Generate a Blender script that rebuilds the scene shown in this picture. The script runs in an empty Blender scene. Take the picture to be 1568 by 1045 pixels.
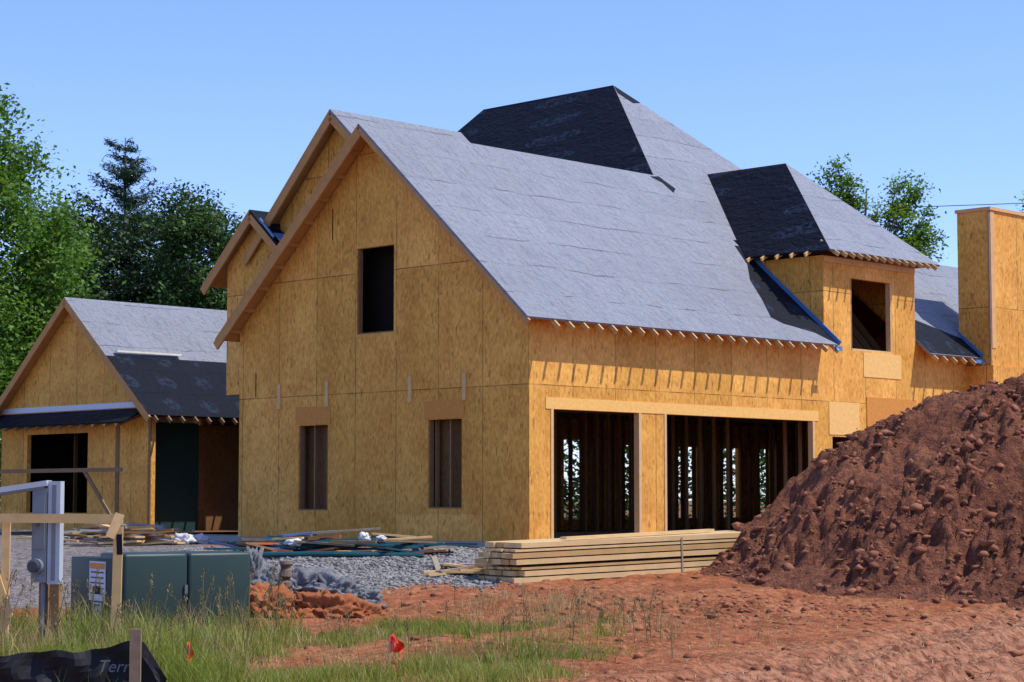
import bpy, bmesh, math, random
import numpy as np
from mathutils import Vector, Matrix, noise as mnoise
from mathutils.geometry import tessellate_polygon
random.seed(7); rng=np.random.default_rng(7)
S=bpy.context.scene
S.view_settings.view_transform='Standard'
try: S.view_settings.look='None'
except Exception: pass
S.view_settings.exposure=0

# ---------------------------------------------------------------- noise
_T=[np.random.default_rng(100+i).random((256,256)) for i in range(6)]
def vn(x,y,s=0):
    T=_T[s%6]; xi=np.floor(x).astype(int); yi=np.floor(y).astype(int)
    fx=x-xi; fy=y-yi; fx=fx*fx*(3-2*fx); fy=fy*fy*(3-2*fy)
    a=T[xi%256,yi%256]; b=T[(xi+1)%256,yi%256]; c=T[xi%256,(yi+1)%256]; d=T[(xi+1)%256,(yi+1)%256]
    return (a*(1-fx)+b*fx)*(1-fy)+(c*(1-fx)+d*fx)*fy
def fbm(x,y,o=4,s=0):
    r=0;amp=.5;t=0
    for i in range(o):
        r=r+amp*vn(x*2**i+17.3*i,y*2**i+5.1*i,s+i); t+=amp; amp*=.5
    return r/t
def sst(x,a,b):
    t=np.clip((x-a)/(b-a),0,1); return t*t*(3-2*t)

# ---------------------------------------------------------------- ground height
def track(x,y):
    d=np.array([.49,.872]); px=x-1.6; py=y-17.9
    return px*d[1]-py*d[0]
def trackmask(x,y):
    p=track(x,y); return sst(p,-1.4,0.0)*(1-sst(p,4.5,7.0))*(1-sst(y,33,37))
def gh(x,y):
    x=np.asarray(x,float); y=np.asarray(y,float)
    z=.70*sst(y,25,38.5)
    near=1-sst(y,42,60)
    z=z+near*(.16*(fbm(x*.35,y*.35,3,1)-.5)+.10*(fbm(x*1.6,y*1.6,4,2)-.5)+.05*(fbm(x*6,y*6,3,3)-.5))*(1-.6*sst(y,36,39))
    tm=trackmask(x,y); p=track(x,y)+.25*(fbm(x*.6,y*.6,2,4)-.5)
    rut=np.sin(p*4.3)*.085+np.abs(np.sin(p*9.7+1))*-.07
    z=z+tm*rut*(.4+fbm(x*1.1,y*.9,2,5))+tm*.065*(vn(x*9,y*9,2)-.5)+tm*.05*(vn(x*16,y*16,4)-.5)
    c=np.exp(-(((x-2.4)/1.9)**2+((y-27.6)/1.5)**2))
    z=z+c*(.04+.32*(fbm(x*2.6,y*2.6,5,5)-.45)+.06*(vn(x*8,y*8,3)-.5))
    return z
def g1(x,y): return float(gh(np.array([x]),np.array([y]))[0])

# ---------------------------------------------------------------- materials
def newmat(name):
    m=bpy.data.materials.new(name); m.use_nodes=True; nt=m.node_tree
    return m,nt,nt.nodes['Principled BSDF']
def N(nt,t,**k):
    n=nt.nodes.new(t)
    for a,b in k.items(): setattr(n,a,b)
    return n
def L(nt,a,b): nt.links.new(a,b)
def val(nt,op,a,b=None,c=None):
    n=N(nt,'ShaderNodeMath',operation=op)
    for i,v in enumerate((a,b,c)):
        if v is None: continue
        if isinstance(v,(int,float)): n.inputs[i].default_value=v
        else: L(nt,v,n.inputs[i])
    return n.outputs[0]
def mixc(nt,f,a,b,mode='MIX'):
    n=N(nt,'ShaderNodeMix',data_type='RGBA',blend_type=mode)
    for i,v in ((0,f),(6,a),(7,b)):
        if isinstance(v,(int,float)): n.inputs[i].default_value=v
        elif isinstance(v,tuple): n.inputs[i].default_value=(*v,1) if len(v)==3 else v
        else: L(nt,v,n.inputs[i])
    return n.outputs[2]
def ramp(nt,f,stops):
    r=N(nt,'ShaderNodeValToRGB'); L(nt,f,r.inputs[0]); e=r.color_ramp.elements
    while len(e)<len(stops): e.new(.5)
    for i,(p,c) in enumerate(stops):
        e[i].position=p; e[i].color=(*c,1) if isinstance(c,tuple) else (c,c,c,1)
    return r.outputs[0]
def coords(nt,scale=None):
    tc=N(nt,'ShaderNodeTexCoord'); o=tc.outputs['Object']
    if scale:
        mp=N(nt,'ShaderNodeMapping'); mp.inputs['Scale'].default_value=scale; L(nt,o,mp.inputs['Vector']); o=mp.outputs[0]
    return o
def noi(nt,v,scale,detail=4,rough=.55):
    n=N(nt,'ShaderNodeTexNoise'); n.inputs['Scale'].default_value=scale; n.inputs['Detail'].default_value=detail; n.inputs['Roughness'].default_value=rough
    L(nt,v,n.inputs['Vector']); return n.outputs['Fac']
def bump(nt,bs,h,st,dist=.02):
    b=N(nt,'ShaderNodeBump'); b.inputs['Strength'].default_value=st; b.inputs['Distance'].default_value=dist
    L(nt,h,b.inputs['Height']); L(nt,b.outputs[0],bs.inputs['Normal'])
def simple(name,c,rough=.7,metal=0,var=.25,scale=6,spec=.4):
    m,nt,bs=newmat(name); v=coords(nt); f=noi(nt,v,scale)
    col=mixc(nt,f,tuple(x*(1-var) for x in c),tuple(min(1,x*(1+var)) for x in c))
    L(nt,col,bs.inputs['Base Color']); bs.inputs['Roughness'].default_value=rough; bs.inputs['Metallic'].default_value=metal; bs.inputs['Specular IOR Level'].default_value=spec
    bump(nt,bs,noi(nt,v,scale*5),.15,.005)
    return m

def osb(name,c1,c2,seams=True):
    m,nt,bs=newmat(name); v=coords(nt)
    sep=N(nt,'ShaderNodeSeparateXYZ'); L(nt,v,sep.inputs[0])
    h=val(nt,'ADD',sep.outputs[0],sep.outputs[1]); z=sep.outputs[2]
    f1=noi(nt,v,1.3,3); 
    vo=N(nt,'ShaderNodeTexVoronoi'); vo.inputs['Scale'].default_value=1; 
    mp=N(nt,'ShaderNodeMapping'); mp.inputs['Scale'].default_value=(24,24,11); L(nt,v,mp.inputs[0]); L(nt,mp.outputs[0],vo.inputs['Vector'])
    sepc=N(nt,'ShaderNodeSeparateColor'); L(nt,vo.outputs['Color'],sepc.inputs[0])
    f2=noi(nt,coords(nt,(30,30,9)),1,3)
    f=val(nt,'ADD',val(nt,'MULTIPLY',f1,.5),val(nt,'ADD',val(nt,'MULTIPLY',sepc.outputs[0],.26),val(nt,'MULTIPLY',f2,.32)))
    col=ramp(nt,f,[(.30,c1),(.78,c2)])
    st=noi(nt,coords(nt,(7,7,2.6)),1.6,2,.4)
    col=mixc(nt,ramp(nt,st,[(.66,0.0),(.70,.55)]),col,tuple(x*.42 for x in c1))
    st2=noi(nt,coords(nt,(16,16,5)),1.3,1,.3)
    col=mixc(nt,ramp(nt,st2,[(.68,0.0),(.72,.6)]),col,tuple(x*.35 for x in c1))
    row=val(nt,'FLOOR',val(nt,'DIVIDE',val(nt,'SUBTRACT',z,3.75),2.44))
    hp=h
    cell=val(nt,'FLOOR',val(nt,'DIVIDE',hp,1.22))
    cb=N(nt,'ShaderNodeCombineXYZ'); L(nt,cell,cb.inputs[0]); L(nt,row,cb.inputs[1])
    wn=N(nt,'ShaderNodeTexWhiteNoise'); L(nt,cb.outputs[0],wn.inputs['Vector'])
    tone=val(nt,'MULTIPLY_ADD',wn.outputs['Value'],.24,.86)
    tn=N(nt,'ShaderNodeCombineColor'); L(nt,tone,tn.inputs[0]); L(nt,tone,tn.inputs[1]); L(nt,val(nt,'MULTIPLY',tone,tone),tn.inputs[2])
    col=mixc(nt,1.0,col,tn.outputs[0],'MULTIPLY')
    stn=noi(nt,coords(nt,(.9,.9,.35)),1.1,3,.5)
    col=mixc(nt,ramp(nt,stn,[(.45,0.0),(.75,.35)]),col,(c1[0]*.95,c1[1]*.85,c1[2]*.7))
    if seams:
        fr=val(nt,'FRACT',val(nt,'DIVIDE',hp,1.22)); s1=val(nt,'GREATER_THAN',val(nt,'ABSOLUTE',val(nt,'SUBTRACT',fr,.5)),.4925)
        fz=val(nt,'FRACT',val(nt,'DIVIDE',val(nt,'SUBTRACT',z,3.75),2.44)); s2=val(nt,'GREATER_THAN',val(nt,'ABSOLUTE',val(nt,'SUBTRACT',fz,.5)),.4963)
        s2=val(nt,'MULTIPLY',s2,val(nt,'GREATER_THAN',z,2.5))
        s=val(nt,'MAXIMUM',s1,s2)
        s=val(nt,'MULTIPLY',s,ramp(nt,noi(nt,v,1.7,2),[(.35,.35),(.6,.85)]))
        col=mixc(nt,s,col,tuple(x*.20 for x in c1))
    L(nt,col,bs.inputs['Base Color']); bs.inputs['Roughness'].default_value=.75; bs.inputs['Specular IOR Level'].default_value=.3
    bump(nt,bs,f,.25,.006)
    return m
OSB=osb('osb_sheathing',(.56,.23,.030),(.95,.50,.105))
OSB_SHADE=osb('osb_sheathing_shade',(.13,.06,.02),(.22,.11,.04),False)  # OSB darkened in its colour to stand in for interior shade
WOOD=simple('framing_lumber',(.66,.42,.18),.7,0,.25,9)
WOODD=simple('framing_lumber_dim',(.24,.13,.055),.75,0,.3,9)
WOODO=simple('fascia_wood',(.50,.235,.065),.7,0,.25,5)
WOODG=simple('weathered_wood',(.30,.23,.155),.8,0,.3,12)

def felt(name,c,logo,c2,mottle=.2,bs_=.55,spec=.5):
    m,nt,bs=newmat(name); v=coords(nt)
    sep=N(nt,'ShaderNodeSeparateXYZ'); L(nt,v,sep.inputs[0]); z=sep.outputs[2]
    h=val(nt,'ADD',sep.outputs[0],val(nt,'MULTIPLY',sep.outputs[1],.3))
    big=noi(nt,v,.9,3); fine=noi(nt,v,9,5,.65)
    zz=val(nt,'ADD',z,val(nt,'MULTIPLY',noi(nt,coords(nt,(.5,.5,.1)),1.5,3),.22))
    rz=val(nt,'DIVIDE',zz,.62); fr=val(nt,'FRACT',rz); row=val(nt,'FLOOR',rz)
    lap=val(nt,'LESS_THAN',fr,.038)
    wn=N(nt,'ShaderNodeTexWhiteNoise',noise_dimensions='1D'); L(nt,row,wn.inputs['W'])
    sh=val(nt,'FLOOR',val(nt,'ADD',val(nt,'DIVIDE',h,3.4),val(nt,'MULTIPLY',wn.outputs[0],7)))
    cb=N(nt,'ShaderNodeCombineXYZ'); L(nt,sh,cb.inputs[0]); L(nt,row,cb.inputs[1]); w3=N(nt,'ShaderNodeTexWhiteNoise'); L(nt,cb.outputs[0],w3.inputs['Vector'])
    tone=val(nt,'ADD',val(nt,'MULTIPLY_ADD',w3.outputs['Value'],.09,.64),val(nt,'MULTIPLY_ADD',big,mottle,val(nt,'MULTIPLY',fine,.40)))
    tn=N(nt,'ShaderNodeCombineColor')
    for i in range(3): L(nt,tone,tn.inputs[i])
    col=mixc(nt,1.0,c,tn.outputs[0],'MULTIPLY')
    hh=val(nt,'ADD',val(nt,'DIVIDE',h,1.15),val(nt,'MULTIPLY',row,.5))
    dx=val(nt,'MULTIPLY',val(nt,'SUBTRACT',val(nt,'FRACT',hh),.5),1.9); dy=val(nt,'MULTIPLY',val(nt,'SUBTRACT',fr,.5),1.5)
    r=val(nt,'SQRT',val(nt,'ADD',val(nt,'MULTIPLY',dx,dx),val(nt,'MULTIPLY',dy,dy)))
    mk=val(nt,'MULTIPLY',val(nt,'LESS_THAN',r,.42),ramp(nt,noi(nt,v,7,2),[(.42,0.0),(.58,1.0)]))
    col=mixc(nt,val(nt,'MULTIPLY',mk,logo),col,c2)
    wl=noi(nt,coords(nt,(2.2,1,3.2)),2.3,3,.5); wl=val(nt,'ABSOLUTE',val(nt,'SUBTRACT',wl,.5))
    col=mixc(nt,ramp(nt,wl,[(.0,.4),(.014,0.0)]),col,tuple(x*.45 for x in c))
    col=mixc(nt,val(nt,'MULTIPLY',lap,ramp(nt,noi(nt,v,1.1,2),[(.45,.08),(.60,.85)])),col,tuple(x*.28 for x in c))
    L(nt,col,bs.inputs['Base Color']); bs.inputs['Roughness'].default_value=.6; bs.inputs['Specular IOR Level'].default_value=spec
    wr=noi(nt,coords(nt,(1,1,2.2)),5,5,.6)
    w2=noi(nt,coords(nt,(3.2,1,1)),2.0,3,.6)
    bump(nt,bs,val(nt,'ADD',val(nt,'ADD',wr,w2),val(nt,'MULTIPLY',fr,.15)),bs_,.13)
    return m
FELT=felt('roof_underlayment_grey',(.24,.25,.275),.30,(.145,.165,.215),.26,.95,.4)
FELTD=felt('roof_underlayment_dark_shade',(.008,.010,.016),.6,(.026,.040,.072),.2,.7,.10)  # dark felt; tone also stands in for shade on slopes turned from sun
BLUE=simple('flashing_blue',(.08,.20,.42),.4)
WHITE=simple('white_wrap',(.62,.64,.68),.5,0,.08)
TEAL=simple('wall_wrap_teal',(.010,.042,.042),.6)
BLACK=simple('black_fabric',(.010,.010,.012),.75)
CONC=simple('concrete',(.36,.33,.29),.9,0,.2,5)
VOID=simple('void_shade',(.018,.014,.011),.9,spec=.1)  # near-black stand-in for unlit interiors; also colours the sheathing gaps

# ---------------------------------------------------------------- mesh builder
class B:
    def __init__(s): s.v=[];s.f=[];s.m=[]
    def add(s,vs,fs,m):
        o=len(s.v); s.v+= [tuple(p) for p in vs]; s.f+=[tuple(o+i for i in f) for f in fs]; s.m+=[m]*len(fs)
    def box(s,x0,x1,y0,y1,z0,z1,m=0):
        s.add([(x0,y0,z0),(x1,y0,z0),(x1,y1,z0),(x0,y1,z0),(x0,y0,z1),(x1,y0,z1),(x1,y1,z1),(x0,y1,z1)],
              [(3,2,1,0),(4,5,6,7),(0,1,5,4),(1,2,6,5),(2,3,7,6),(3,0,4,7)],m)
    def beam(s,p,q,w,h,m=0,up=(0,0,1)):
        p=Vector(p);q=Vector(q);d=(q-p).normalized();u=Vector(up); r=d.cross(u)
        if r.length<1e-3: r=d.cross(Vector((1,0,0)))
        r.normalize(); u=r.cross(d).normalized(); r*=w/2; u*=h/2
        s.add([p-r-u,p+r-u,p+r+u,p-r+u,q-r-u,q+r-u,q+r+u,q-r+u],[(3,2,1,0),(4,5,6,7),(0,1,5,4),(1,2,6,5),(2,3,7,6),(3,0,4,7)],m)
    def tube(s,pts,rad,n=8,m=0,cap=True):
        o=len(s.v)
        for i,p in enumerate(pts):
            p=Vector(p); d=(Vector(pts[min(i+1,len(pts)-1)])-Vector(pts[max(i-1,0)])).normalized()
            a=d.cross(Vector((0,0,1)));  a=a if a.length>1e-3 else Vector((1,0,0)); a.normalize(); b=d.cross(a)
            for k in range(n):
                t=2*math.pi*k/n; s.v.append(tuple(p+(a*math.cos(t)+b*math.sin(t))*rad[i]))
        for i in range(len(pts)-1):
            for k in range(n):
                s.f.append((o+i*n+k,o+i*n+(k+1)%n,o+(i+1)*n+(k+1)%n,o+(i+1)*n+k)); s.m.append(m)
        if cap:
            s.f.append(tuple(o+k for k in range(n))); s.m.append(m)
            s.f.append(tuple(o+(len(pts)-1)*n+k for k in range(n))); s.m.append(m)
    def slab(s,poly,th,mt,ms,me=None):
        if me is None: me=ms
        P=[Vector(p) for p in poly]; n=Vector((0,0,0))
        for i in range(len(P)):
            a=P[i];b=P[(i+1)%len(P)]; n+=Vector(((a.y-b.y)*(a.z+b.z),(a.z-b.z)*(a.x+b.x),(a.x-b.x)*(a.y+b.y)))
        n.normalize()
        if n.z<0: n=-n; P=P[::-1]
        k=len(P); Q=[p-n*th for p in P]
        s.add(P,[tuple(range(k))],mt)
        s.add(P+Q,[tuple(k+i for i in reversed(range(k)))],ms)
        s.add(P+Q,[(i,k+i,k+(i+1)%k,(i+1)%k) for i in range(k)],me)
    def wall(s,axis,c0,c1,outer,holes,m):
        loops=[outer]+holes; fl=[p for l in loops for p in l]
        tri=tessellate_polygon([[Vector((p[0],p[1],0)) for p in l] for l in loops])
        def mk(c): return [((c,p[0],p[1]) if axis=='a' else (p[0],c,p[1])) for p in fl]
        n=len(fl); fs=[tuple(t) for t in tri]+[tuple(n+i for i in t) for t in tri]
        o=0
        for l in loops:
            k=len(l)
            fs+=[(o+i,o+(i+1)%k,n+o+(i+1)%k,n+o+i) for i in range(k)]; o+=k
        s.add(mk(c0)+mk(c1),fs,m)
    def done(s,name,mats,parent=None,smooth=False,recalc=True,loc=None,rot=None):
        me=bpy.data.meshes.new(name); me.from_pydata(s.v,[],s.f)
        for m in mats: me.materials.append(m)
        me.polygons.foreach_set('material_index',s.m)
        if recalc:
            bm=bmesh.new(); bm.from_mesh(me); bmesh.ops.recalc_face_normals(bm,faces=bm.faces); bm.to_mesh(me); bm.free()
        if smooth: me.polygons.foreach_set('use_smooth',[True]*len(me.polygons))
        ob=bpy.data.objects.new(name,me); S.collection.objects.link(ob)
        if parent: ob.parent=parent
        if loc: ob.location=loc
        if rot is not None: ob.rotation_euler=(0,0,rot)
        return ob
def rect(x0,x1,z0,z1): return [(x0,z0),(x1,z0),(x1,z1),(x0,z1)]
def empty(name,loc=(0,0,0),rz=0):
    e=bpy.data.objects.new(name,None); S.collection.objects.link(e); e.location=loc; e.rotation_euler=(0,0,rz); return e
def npmesh(name,V,F,mats,rnd=None,parent=None,smooth=False,col=None,mi=None):
    me=bpy.data.meshes.new(name); k=F.shape[1]
    me.vertices.add(len(V)); me.vertices.foreach_set('co',V.astype(np.float32).ravel())
    me.loops.add(F.size); me.loops.foreach_set('vertex_index',F.astype(np.int32).ravel())
    me.polygons.add(len(F)); me.polygons.foreach_set('loop_start',np.arange(0,F.size,k,dtype=np.int32))
    try: me.polygons.foreach_set('loop_total',np.full(len(F),k,dtype=np.int32))
    except Exception: pass
    for m in mats: me.materials.append(m)
    if mi is not None: me.polygons.foreach_set('material_index',mi.astype(np.int32))
    me.update(calc_edges=True); me.validate()
    if rnd is not None:
        a=me.attributes.new('rnd','FLOAT','POINT'); a.data.foreach_set('value',rnd.astype(np.float32))
    if col is not None:
        a=me.attributes.new('zone','FLOAT_COLOR','POINT'); a.data.foreach_set('color',col.astype(np.float32).ravel())
    if smooth: me.polygons.foreach_set('use_smooth',[True]*len(me.polygons))
    ob=bpy.data.objects.new(name,me); S.collection.objects.link(ob)
    if parent: ob.parent=parent
    return ob

# ================================================================ HOUSE
house=empty('unfinished_house',(0.316,38,0),math.radians(45.8))
ZS=.80; K=.888; ZE=4.95; OV=.42
def rz(b): return ZE+K*(b+OV)
RB=4.33; RZ=rz(RB)
b=B(); b.box(.0,20,.0,14,.35,ZS,0); b.done('foundation_slab',[CONC],house)
b=B()
W=8.66
def under(bb): return rz(bb)-.10
outer=[(0,ZS+.002),(W,ZS+.002),(W,under(0)),(RB,under(RB)),(0,under(0))]
b.wall('a',0,.12,outer,[rect(5.72,6.66,1.37,3.13),rect(1.79,2.73,1.42,3.15),rect(3.74,4.85,4.94,6.7)],0)
ZT=under(0)
b.wall('b',0,.12,[(.122,ZS+.002),(.59,ZS+.002),(.59,3.3),(3.21,3.3),(3.21,ZS+.002),(3.91,ZS+.002),(3.91,3.3),(9.0,3.3),(9.0,ZS+.002),
                 (20,ZS+.002),(20,ZT),(13.02,ZT),(13.02,6.98),(9.4,6.98),(9.4,ZT),(.122,ZT)],
        [rect(9.67,10.57,1.9,2.98),rect(10.43,12.06,4.93,6.55)],0)
b.wall('a',9.4,9.5,[(.122,ZT),(2.2,rz(2.2)-.12),(2.2,6.98),(.122,6.98)],[],0)
b.wall('a',12.9,13.02,[(.122,ZT),(2.2,rz(2.2)-.12),(2.2,6.98),(.122,6.98)],[],0)
hs=[rect(10.2,10.95,1.1,3.1),rect(14.7,15.5,1.1,3.0),rect(16.6,17.3,1.1,3.0),rect(12.4,13.2,1.1,3.0),rect(18.2,18.8,1.1,3.0)]
b.wall('b',W-.12,W,[(.122,ZS+.002),(19.88,ZS+.002),(19.88,under(0)),(.122,under(0))],hs,0)
b.wall('a',19.88,20,[(.122,ZS),(W,ZS),(W,ZT),(2.7,7.5),(.122,ZT)],[],0)
b.wall('a',1.08,1.18,[(W+.01,3.95),(10.52,3.95),(10.52,6.9),(9.40,7.85),(8.4,7.0),(8.4,5.2),(W+.01,5.2)],[],0)
b.wall('b',10.4,10.52,[(1.182,3.95),(8,3.95),(8,6.8),(1.182,6.8)],[],0)
b.box(1.19,8,W+.01,10.39,3.95,4.0,0)
b.wall('a',1.28,1.36,[(4.9,8.1),(6.85,9.82),(8.9,7.8),(8.9,5.0),(4.9,5.0)],[],0)
b.box(8,19,13.9,14,5.2,7.9,0)
b.wall('a',4.7,4.78,[(4.9,8.1),(6.85,9.8),(9.5,7.2),(4.9,7.2)],[],0)
b.wall('b',4.6,4.7,[(13,5),(19,5),(15,7.5),(13,7.5)],[],0)
b.done('sheathing_walls',[OSB],house)
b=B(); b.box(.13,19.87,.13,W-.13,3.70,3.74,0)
b.wall('a',.60,.65,[(.2,3.77),(8.5,3.77),(8.5,5.0),(RB,RZ-.15),(.2,5.1)],[],1)  # dark partition added close behind the gable window, to read as void
b.box(9.51,12.89,2.6,2.65,3.75,7.2,0)  # dark backing added so the dormer window looks shaded inside
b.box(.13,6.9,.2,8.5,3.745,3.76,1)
b.done('ceiling_and_dark_backings',[OSB_SHADE,VOID],house)
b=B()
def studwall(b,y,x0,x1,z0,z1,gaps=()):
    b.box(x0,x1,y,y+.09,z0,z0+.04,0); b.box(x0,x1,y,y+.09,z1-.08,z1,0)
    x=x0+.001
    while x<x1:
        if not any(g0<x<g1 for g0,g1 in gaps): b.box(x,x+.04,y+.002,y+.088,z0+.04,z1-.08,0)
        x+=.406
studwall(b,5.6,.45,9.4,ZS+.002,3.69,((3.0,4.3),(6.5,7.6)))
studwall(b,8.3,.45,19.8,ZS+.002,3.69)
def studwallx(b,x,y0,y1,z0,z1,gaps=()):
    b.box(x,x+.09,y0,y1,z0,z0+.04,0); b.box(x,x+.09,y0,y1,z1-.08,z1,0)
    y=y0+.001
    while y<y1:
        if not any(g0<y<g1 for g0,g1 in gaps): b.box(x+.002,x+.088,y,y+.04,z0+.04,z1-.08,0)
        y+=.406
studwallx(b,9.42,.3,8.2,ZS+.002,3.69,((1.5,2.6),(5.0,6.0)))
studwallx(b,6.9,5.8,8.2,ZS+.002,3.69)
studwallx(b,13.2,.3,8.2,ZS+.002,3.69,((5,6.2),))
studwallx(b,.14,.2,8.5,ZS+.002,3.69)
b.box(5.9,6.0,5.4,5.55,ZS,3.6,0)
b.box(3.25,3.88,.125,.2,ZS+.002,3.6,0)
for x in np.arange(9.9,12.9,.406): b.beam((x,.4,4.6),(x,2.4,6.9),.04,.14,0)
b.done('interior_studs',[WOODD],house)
b=B(); b.box(.30,.36,.15,8.4,ZS+.01,3.6,0); b.box(.37,6.5,7.2,7.25,ZS+.01,3.6,0); b.done('interior_shade_partition',[OSB_SHADE],house)
b=B()
b.box(.45,9.15,-.012,-.002,3.302,3.52,0)
b.box(.59,.66,-.015,.12,ZS+.01,3.3,1); b.box(3.13,3.208,-.014,.12,ZS+.01,3.298,1); b.box(3.912,3.98,-.014,.12,ZS+.01,3.298,1); b.box(8.93,8.998,-.014,.12,ZS+.01,3.298,1)
for bb in (7.30,5.76,3.24,1.71): b.box(-.03,-.002,bb-.045,bb+.045,3.50,4.02,1)
for (y0,y1,z0,z1) in ((5.72,6.66,1.37,3.13),(1.79,2.73,1.42,3.15),(3.74,4.85,4.94,6.7)):
    b.box(.03,.13,y1-.03,y1-.001,z0,z1,2); b.box(.03,.13,y0+.001,y0+.03,z0,z1,2); b.box(.03,.13,y0+.03,y1-.03,z0+.001,z0+.03,2)
for (x0,x1,z0,z1) in ((10.43,12.06,4.93,6.55),):
    b.box(x0+.001,x0+.05,.004,.13,z0,z1,2); b.box(x1-.05,x1-.001,.004,.13,z0,z1,1); b.box(x0+.05,x1-.05,.004,.13,z0+.001,z0+.04,1)
b.box(-.010,-.002,5.65,6.75,3.15,3.52,3); b.box(-.010,-.002,1.72,2.83,3.17,3.52,3)
b.box(10.9,12.4,-.012,-.002,4.35,4.9,4); b.box(11.0,13.0,-.014,-.002,3.2,3.9,3)
b.box(9.55,10.7,-.012,-.002,3.02,3.75,4)
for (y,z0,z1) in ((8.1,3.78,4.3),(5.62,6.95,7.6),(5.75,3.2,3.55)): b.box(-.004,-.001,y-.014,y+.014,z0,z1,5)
b.done('openings_trim',[simple('header_lumber',(.86,.47,.12),.7,0,.22,14),WOOD,WOODD,simple('header_osb',(.60,.24,.035),.7,0,.25,14),simple('patch_osb',(.82,.48,.14),.7,0,.2,14),VOID],house)

# ---- roofs
b=B()
T=.05
EB=-.40
def RP(pts): return [(a,bb,rz(bb)) for a,bb in pts]
b.slab(RP([(-.45,EB),(9.38,EB),(9.38,2.5),(13.04,2.5),(13.04,EB),(20.3,EB),(20.3,2.7),(15.3,2.7),(11.14,7.67),(8.75,RB),(-.45,RB)]),T,0,2,0)
def rl(bb): return RZ-K*(bb-RB)
b.slab([(-.45,RB+.002,RZ),(11,RB+.002,RZ),(11,8.96,rl(8.96)),(-.45,8.96,rl(8.96))],T,0,2)
b.slab([(15.3,2.702,rz(2.7)),(20.3,2.702,rz(2.7)),(20.3,8.9,4.4),(15.3,8.9,4.4)],T,0,2)
zp=rz(7.67)
b.slab([(11.14,7.67,zp),(8.75,RB,RZ),(7.8,5.6,RZ-1.16),(7.2,16.5,RZ-1.9),(11.14,12.35,zp)],T,1,1)
b.slab([(11.14,7.672,zp),(11.14,12.35,zp),(15.3,15.9,8.0),(15.3,2.702,rz(2.7))],T,0,1)
b.slab([(11.14,12.35,zp),(7.2,16.5,RZ-1.9),(15.3,15.9,8.0)],T,0,1)
b.slab([(.95,6.85,10.0),(4.9,6.85,10.0),(4.9,4.6,8.0),(.95,4.6,8.0)],T,0,2,0)
b.slab([(.95,6.852,10.0),(4.9,6.852,10.0),(4.9,9.8,7.05),(.95,9.8,7.05)],T,0,2)
b.slab([(.8,9.40,8.05),(6,9.40,8.05),(6,7.9,6.75),(.8,7.9,6.75)],T,1,2,1)  # shadowed slope of the side gable, its shade painted with dark felt
b.slab([(.8,9.402,8.05),(6,9.402,8.05),(6,11.1,6.48),(.8,11.1,6.48)],T,0,2)
zd=7.06; pk=(11.25,2.36,9.52)
b.slab([(9.1,-.4,zd),(13.5,-.4,zd),pk],T,0,2,0)
b.slab([(9.1,-.398,zd),pk,(11.25,4.9,9.52),(9.1,2.0,zd)],T,1,2,1)
b.slab([(13.5,-.398,zd),pk,(11.25,4.9,9.52),(13.5,2.0,zd)],T,0,2,1)
def RP2(pts,e): return [(a,bb,rz(bb)+e) for a,bb in pts]
b.slab(RP2([(9.37,-.395),(9.37,2.3),(9.2,2.3),(8.95,1.75),(8.4,1.25),(8.1,.7),(7.75,.2),(8.0,.05),(8.3,.0),(8.9,-.12)],.012),.008,1,1)
b.slab(RP2([(13.05,-.39),(15.28,-.39),(15.28,.15),(13.05,.9)],.012),.008,1,1)
b.slab(RP2([(11.12,7.62),(11.55,7.12),(11.2,7.05),(10.95,7.35)],.016),.008,1,1)
b.slab(RP2([(8.55,4.25),(8.9,4.3),(9.1,3.95),(8.85,3.8),(8.8,4.1)],.014),.006,1,1)
b.done('roof_planes',[FELT,FELTD,WOODO],house)

b=B()
def rake(a,b0,z0,b1,z1,m=0,h=.2):
    b.beam((a,b0,z0-.06-h/2),(a,b1,z1-.06-h/2),.045,h,m,up=(0,0,1))
rake(-.425,RB,RZ,8.96,rl(8.96)); rake(-.425,EB,rz(EB),RB,RZ,0,.12)
rake(.975,6.85,10.0,9.8,7.05); rake(.975,5.0,8.36,6.85,10.0)
rake(.825,9.40,8.05,11.1,6.48); rake(.825,8.2,7.01,9.40,8.05)
for t in np.linspace(.1,.95,9):
    bb=RB+(8.9-RB)*t; b.beam((-.40,bb,rl(bb)-.10),(-.003,bb,rl(bb)-.10),.04,.08,0)
def tails(x0,x1,z,y=-.49,step=.406,yb=-.003):
    x=x0
    while x<x1:
        b.beam((x,yb,z+K*OV-.1),(x,y+.01*random.random(),z-.15+random.uniform(-.01,.01)),.04,.085,1)
        x+=step
tails(.3,9.3,ZE); tails(13.2,20,ZE)
x=9.3
while x<13.5:
    b.beam((x,-.003,zd+.22),(x,-.49,zd-.12),.04,.085,1); x+=.3
for y in (.2,.6,1.0,1.4,1.8): b.beam((9.397,y,zd+.1),(9.0,y,zd-.1),.04,.08,1)
b.box(9.42,13.0,-.03,-.002,6.84,6.97,1)
b.done('rake_boards_and_rafter_tails',[WOODO,simple('rafter_tail_wood',(.60,.37,.14),.7,0,.35,5)],house)
b=B()
b.beam((9.385,2.1,rz(2.1)+.06),(9.385,-.44,rz(-.44)+.06),.02,.10,0,up=(0,0,1))
b.box(9.2,9.42,-.47,-.43,ZE-.12,ZE-.02,0)
b.beam((15.28,.25,rz(.25)+.05),(15.28,-.42,rz(-.42)+.05),.02,.1,0)
b.box(14.9,15.3,-.47,-.41,ZE-.12,ZE-.04,0)
b.beam((1.0,8.6,7.45),(1.0,7.9,6.86),.3,.02,0); b.beam((.78,9.0,7.8),(.78,8.5,7.35),.03,.05,0)
b.done('metal_flashing',[BLUE],house)
b=B()
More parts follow.
